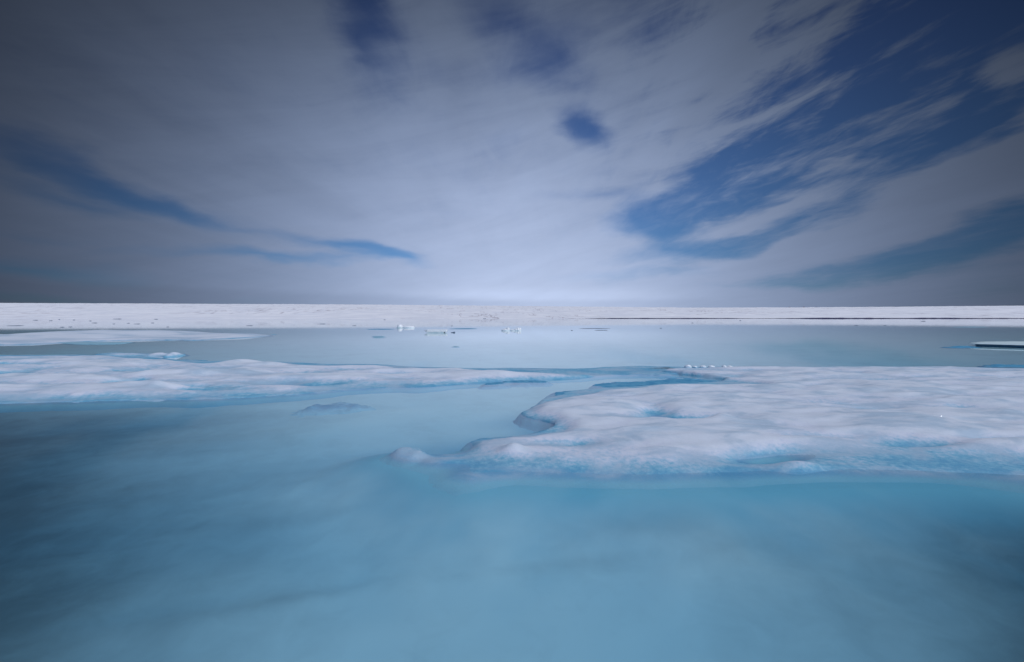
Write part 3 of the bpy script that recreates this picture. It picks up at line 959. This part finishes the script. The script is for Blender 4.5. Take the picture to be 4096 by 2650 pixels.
def slab_part(name, z0, z1, grow0, grow1, mat, parent, rows=5):
    """closed block following the slab's plan outline between two heights"""
    n = 160
    ang = np.linspace(0, 2 * math.pi, n, endpoint=False)
    ca, sa = np.cos(ang), np.sin(ang)
    ex = np.sign(ca) * np.abs(ca) ** 0.55 * L / 2
    ey = np.sign(sa) * np.abs(sa) ** 0.75 * 1.55
    ey = ey * (0.35 + 0.65 * sstep(ex, -L / 2, -L / 2 + 2.2))
    ey = ey + 0.16 * fbm(ex / 0.9, ey / 2, 4, 71)
    bm = bmesh.new()
    rings = []
    for k in range(rows):
        t = k / (rows - 1)
        gshift = grow0 + (grow1 - grow0) * t
        z = z0 + (z1 - z0) * t
        ring = []
        for i in range(n):
            r = math.hypot(ex[i], ey[i]) + 1e-6
            q = 1 + gshift / r
            zz = z + (0.022 * float(fbm(np.array(ex[i] / 0.8), np.array(ey[i]), 3, 5)) if k == rows - 1 else 0)
            ring.append(bm.verts.new((ex[i] * q, ey[i] * q, zz)))
        rings.append(ring)
    for a, b_ in zip(rings[:-1], rings[1:]):
        for i in range(n):
            bm.faces.new((a[i], a[(i + 1) % n], b_[(i + 1) % n], b_[i]))
    inner = rings[-1]
    for s in (0.9, 0.75, 0.5, 0.25):
        ring = []
        for v in inner:
            pass
        ring = [bm.verts.new((rings[-1][i].co.x * s, rings[-1][i].co.y * s, rings[-1][i].co.z + 0.03 * (1 - s) + 0.02 * math.sin(i * 0.3) * (1 - s))) for i in range(n)]
        for i in range(n):
            bm.faces.new((inner[i], inner[(i + 1) % n], ring[(i + 1) % n], ring[i]))
        inner = ring
    bm.faces.new(inner)
    bm.faces.new(list(reversed(rings[0])))
    me = bpy.data.meshes.new(name)
    bm.to_mesh(me); bm.free()
    me.polygons.foreach_set('use_smooth', np.ones(len(me.polygons), bool))
    return link(name, me, mat, parent)


root = bpy.data.objects.new('ice_slab', None)
COL.objects.link(root)
root.location = (x0 + L / 2 + 1.35, y0 + 1.3, 0)
root.rotation_euler = (0, 0, math.radians(-2.5))
tag(root, 'flat ice slab with a pale cap overhanging a dark blue undercut side, alone by the right edge', 'ice slab')
m_cap = ice_material('slab cap', (0.62, 0.76, 0.80), (0.45, 0.62, 0.70), 0.10, 0.13)
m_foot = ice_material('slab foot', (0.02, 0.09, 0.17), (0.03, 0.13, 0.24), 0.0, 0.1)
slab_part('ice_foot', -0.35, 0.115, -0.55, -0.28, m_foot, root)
slab_part('snow_cap', 0.112, 0.165, -0.03, -0.10, m_cap, root)
bm.free()

# flat dark ice scraps scattered over the far water, mostly to the left
scraps = [(142, 1282, 8, 'dark scrap of ice below the long cyan bar, leftmost of the far scraps'),
          (203, 1284, 6, 'dark scrap of ice floating just below the far left white lump'),
          (237, 1279, 3, 'tiny dark scrap of ice between the white lump and the cyan bar'),
          (296, 1281, 4, 'tiny dark scrap of ice under the left end of the cyan bar'),
          (361, 1285, 5, 'small dark scrap of ice below the right end of the cyan bar'),
          (378, 1293, 10, 'flat dark scrap below and right of the cyan bar'),
          (470, 1277, 16, 'wide teal scrap of ice standing clear right of the cyan bar'),
          (455, 1297, 5, 'small dark scrap beneath the wide teal scrap'),
          (513, 1294, 5, 'small black scrap right of and below the wide teal scrap'),
          (548, 1297, 12, 'thin long dark scrap midway between the cyan bar and the far ice line'),
          (610, 1293, 6, 'dark scrap of ice below the left end of the far ice line'),
          (624, 1278, 7, 'dark scrap just left of the far ice line'),
          (172, 1272, 14, 'dark blue scrap of ice against the far shore left of the white lump'),
          (30, 1272, 14, 'dark scrap of ice against the far shore at the left edge'),
          (60, 1304, 26, 'long faint dark scrap near the left edge, above the humped floe'),
          (248, 1310, 8, 'dark scrap above the hump of the far floe, left one of two'),
          (281, 1309, 7, 'dark scrap above the hump of the far floe, right one of two'),
          (670, 1309, 5, 'small dark scrap on the edge of the bright reflection, left of middle'),
          (998, 1304, 14, 'flat dark scrap of ice on the bright reflection, between the floe tip and the bergs'),
          (1290, 1297, 14, 'thin faint scrap of ice on the bright reflection, left of the bergs'),
          (1417, 1304, 9, 'dark scrap on the edge of the reflection just left of the bergs'),
          (1538, 1280, 5, 'little dark fin of ice above the leftmost berg'),
          (1938, 1276, 8, 'thin dark scrap left of the small white wedge at the far shore'),
          (1807, 1305, 5, 'small dark scrap between the flat topped berg and the reflection'),
          (2287, 1323, 4, 'tiny dark scrap left of the dark slush lines'),
          (2643, 1314, 5, 'tiny black scrap on open water right of the dark slush lines'),
          (2770, 1293, 4, 'tiny dark scrap on the bright reflection right of middle'),
          (2961, 1284, 4, 'small dark scrap close under the dark bank'),
          (3425, 1303, 8, 'faint dark scrap at the edge of the reflection towards the right'),
          (3540, 1303, 5, 'smaller faint scrap right of another at the edge of the reflection, right'),
          (3693, 1286, 8, 'dark scrap on the bright reflection at the far right')]
proto = None
for i, (px, py, hw, lab) in enumerate(scraps):
    x, y = at(px, py)
    k = y / F
    if proto is None:
        proto = lump_mesh('ice_scrap', [(0, 0, 0, 1, 1.0, 0.16, 's'), (0.4, 0.1, 0.1, 0.4, 0.5, 0.14, 's'), (-0.5, 0, 0.05, 0.3, 0.5, 0.12, 's')], 0.07, 0.04, 91)
        proto.materials.append(M_dark_ice)
        o = bpy.data.objects.new('ice_scrap', proto)
        first = o
    else:
        o = first.copy()
    COL.objects.link(o)
    o.location = (x, y, 0)
    o.scale = (hw * k * 0.85, hw * k * 1.1, max(1.1 * k / 0.2, 0.2))
    tag(o, lab, 'ice scrap', 'dark ice scraps on the far water')

# thin dark ice line along the far left shore
slush_patch('thin broken dark ice line lying along the far shore, left of middle', strip(640, 800, 1273.5, 0.8, 0.1), 0.6, h=0.25, ragged=0.6, rl=3, mat=M_dark_ice, seed=30)
slush_patch('thin pale ice line lying along the far shore near the left edge', strip(60, 175, 1273.5, 0.8, 0.1), 0.6, h=0.2, ragged=0.6, rl=3, mat=M_blue_ice, seed=31)

# ------------------------------------------------------------------ camp on the skyline
m, g = new_mat('tent cloth')
b = g.n('ShaderNodeBsdfPrincipled')
p, (x, y, z) = position(g)
g.put(b.inputs['Base Color'], g.mix(g.noise(p, 1.5, 3), (0.07, 0.02, 0.02), (0.12, 0.04, 0.03)))
b.inputs['Roughness'].default_value = 0.8
finish(g, b.outputs[0])
M_tent = m
m, g = new_mat('tent door cloth')
b = g.n('ShaderNodeBsdfPrincipled')
g.put(b.inputs['Base Color'], g.mix(0.5, (0.03, 0.02, 0.03), (0.05, 0.03, 0.03)))
finish(g, b.outputs[0])
M_door = m


def tent(label, px, w, h):
    az_ = (px - 2048) / F
    y = CREST - 12
    x = az_ * y
    z = float(sheet_height(np.array([x]), np.array([y]))[0]) - 0.15
    root = bpy.data.objects.new('camp_tent', None)
    COL.objects.link(root)
    root.location = (x, y, z)
    tag(root, label, 'tent', 'dark camp tents on the skyline')
    # arched tunnel tent
    bm = bmesh.new()
    prev = None
    for j in range(9):
        v = j / 8 * 2 - 1
        q = (1 - abs(v) ** 3.0) * 0.4 + 0.6
        ring = []
        for i in range(13):
            a = math.pi * i / 12
            ring.append(bm.verts.new((v * w / 2, -math.cos(a) * w * 0.3 * q, math.sin(a) ** 0.8 * h * q)))
        if prev:
            for i in range(12):
                bm.faces.new((prev[i], ring[i], ring[i + 1], prev[i + 1]))
        else:
            bm.faces.new(ring)
        prev = ring
    bm.faces.new(list(reversed(prev)))
    bmesh.ops.recalc_face_normals(bm, faces=bm.faces)
    me = bpy.data.meshes.new('canopy'); bm.to_mesh(me); bm.free()
    link('canopy', me, M_tent, root)
    bm = bmesh.new()
    vs = []
    for i in range(9):
        a = math.pi * i / 8
        vs.append(bm.verts.new((-math.cos(a) * w * 0.12, -w * 0.31, math.sin(a) * h * 0.6)))
    f = bm.faces.new(vs)
    r = bmesh.ops.extrude_face_region(bm, geom=[f])
    bmesh.ops.translate(bm, vec=(0, 0.25, 0), verts=[e for e in r['geom'] if isinstance(e, bmesh.types.BMVert)])
    bmesh.ops.recalc_face_normals(bm, faces=bm.faces)
    me = bpy.data.meshes.new('door'); bm.to_mesh(me); bm.free()
    link('door', me, M_door, root)


tent('dark arched tent on the skyline of the ice sheet, leftmost of the camp', 3156, 3.4, 2.2)
tent('very small dark tent close right of the leftmost tent on the skyline', 3161, 1.8, 1.1)
tent('very small dark tent close left of the largest tent on the skyline', 3207, 2.2, 1.2)
tent('largest dark tent in the middle of the skyline camp', 3214.5, 3.8, 2.6)
tent('small dark tent standing apart at the right end of the skyline camp', 3263, 2.6, 1.6)
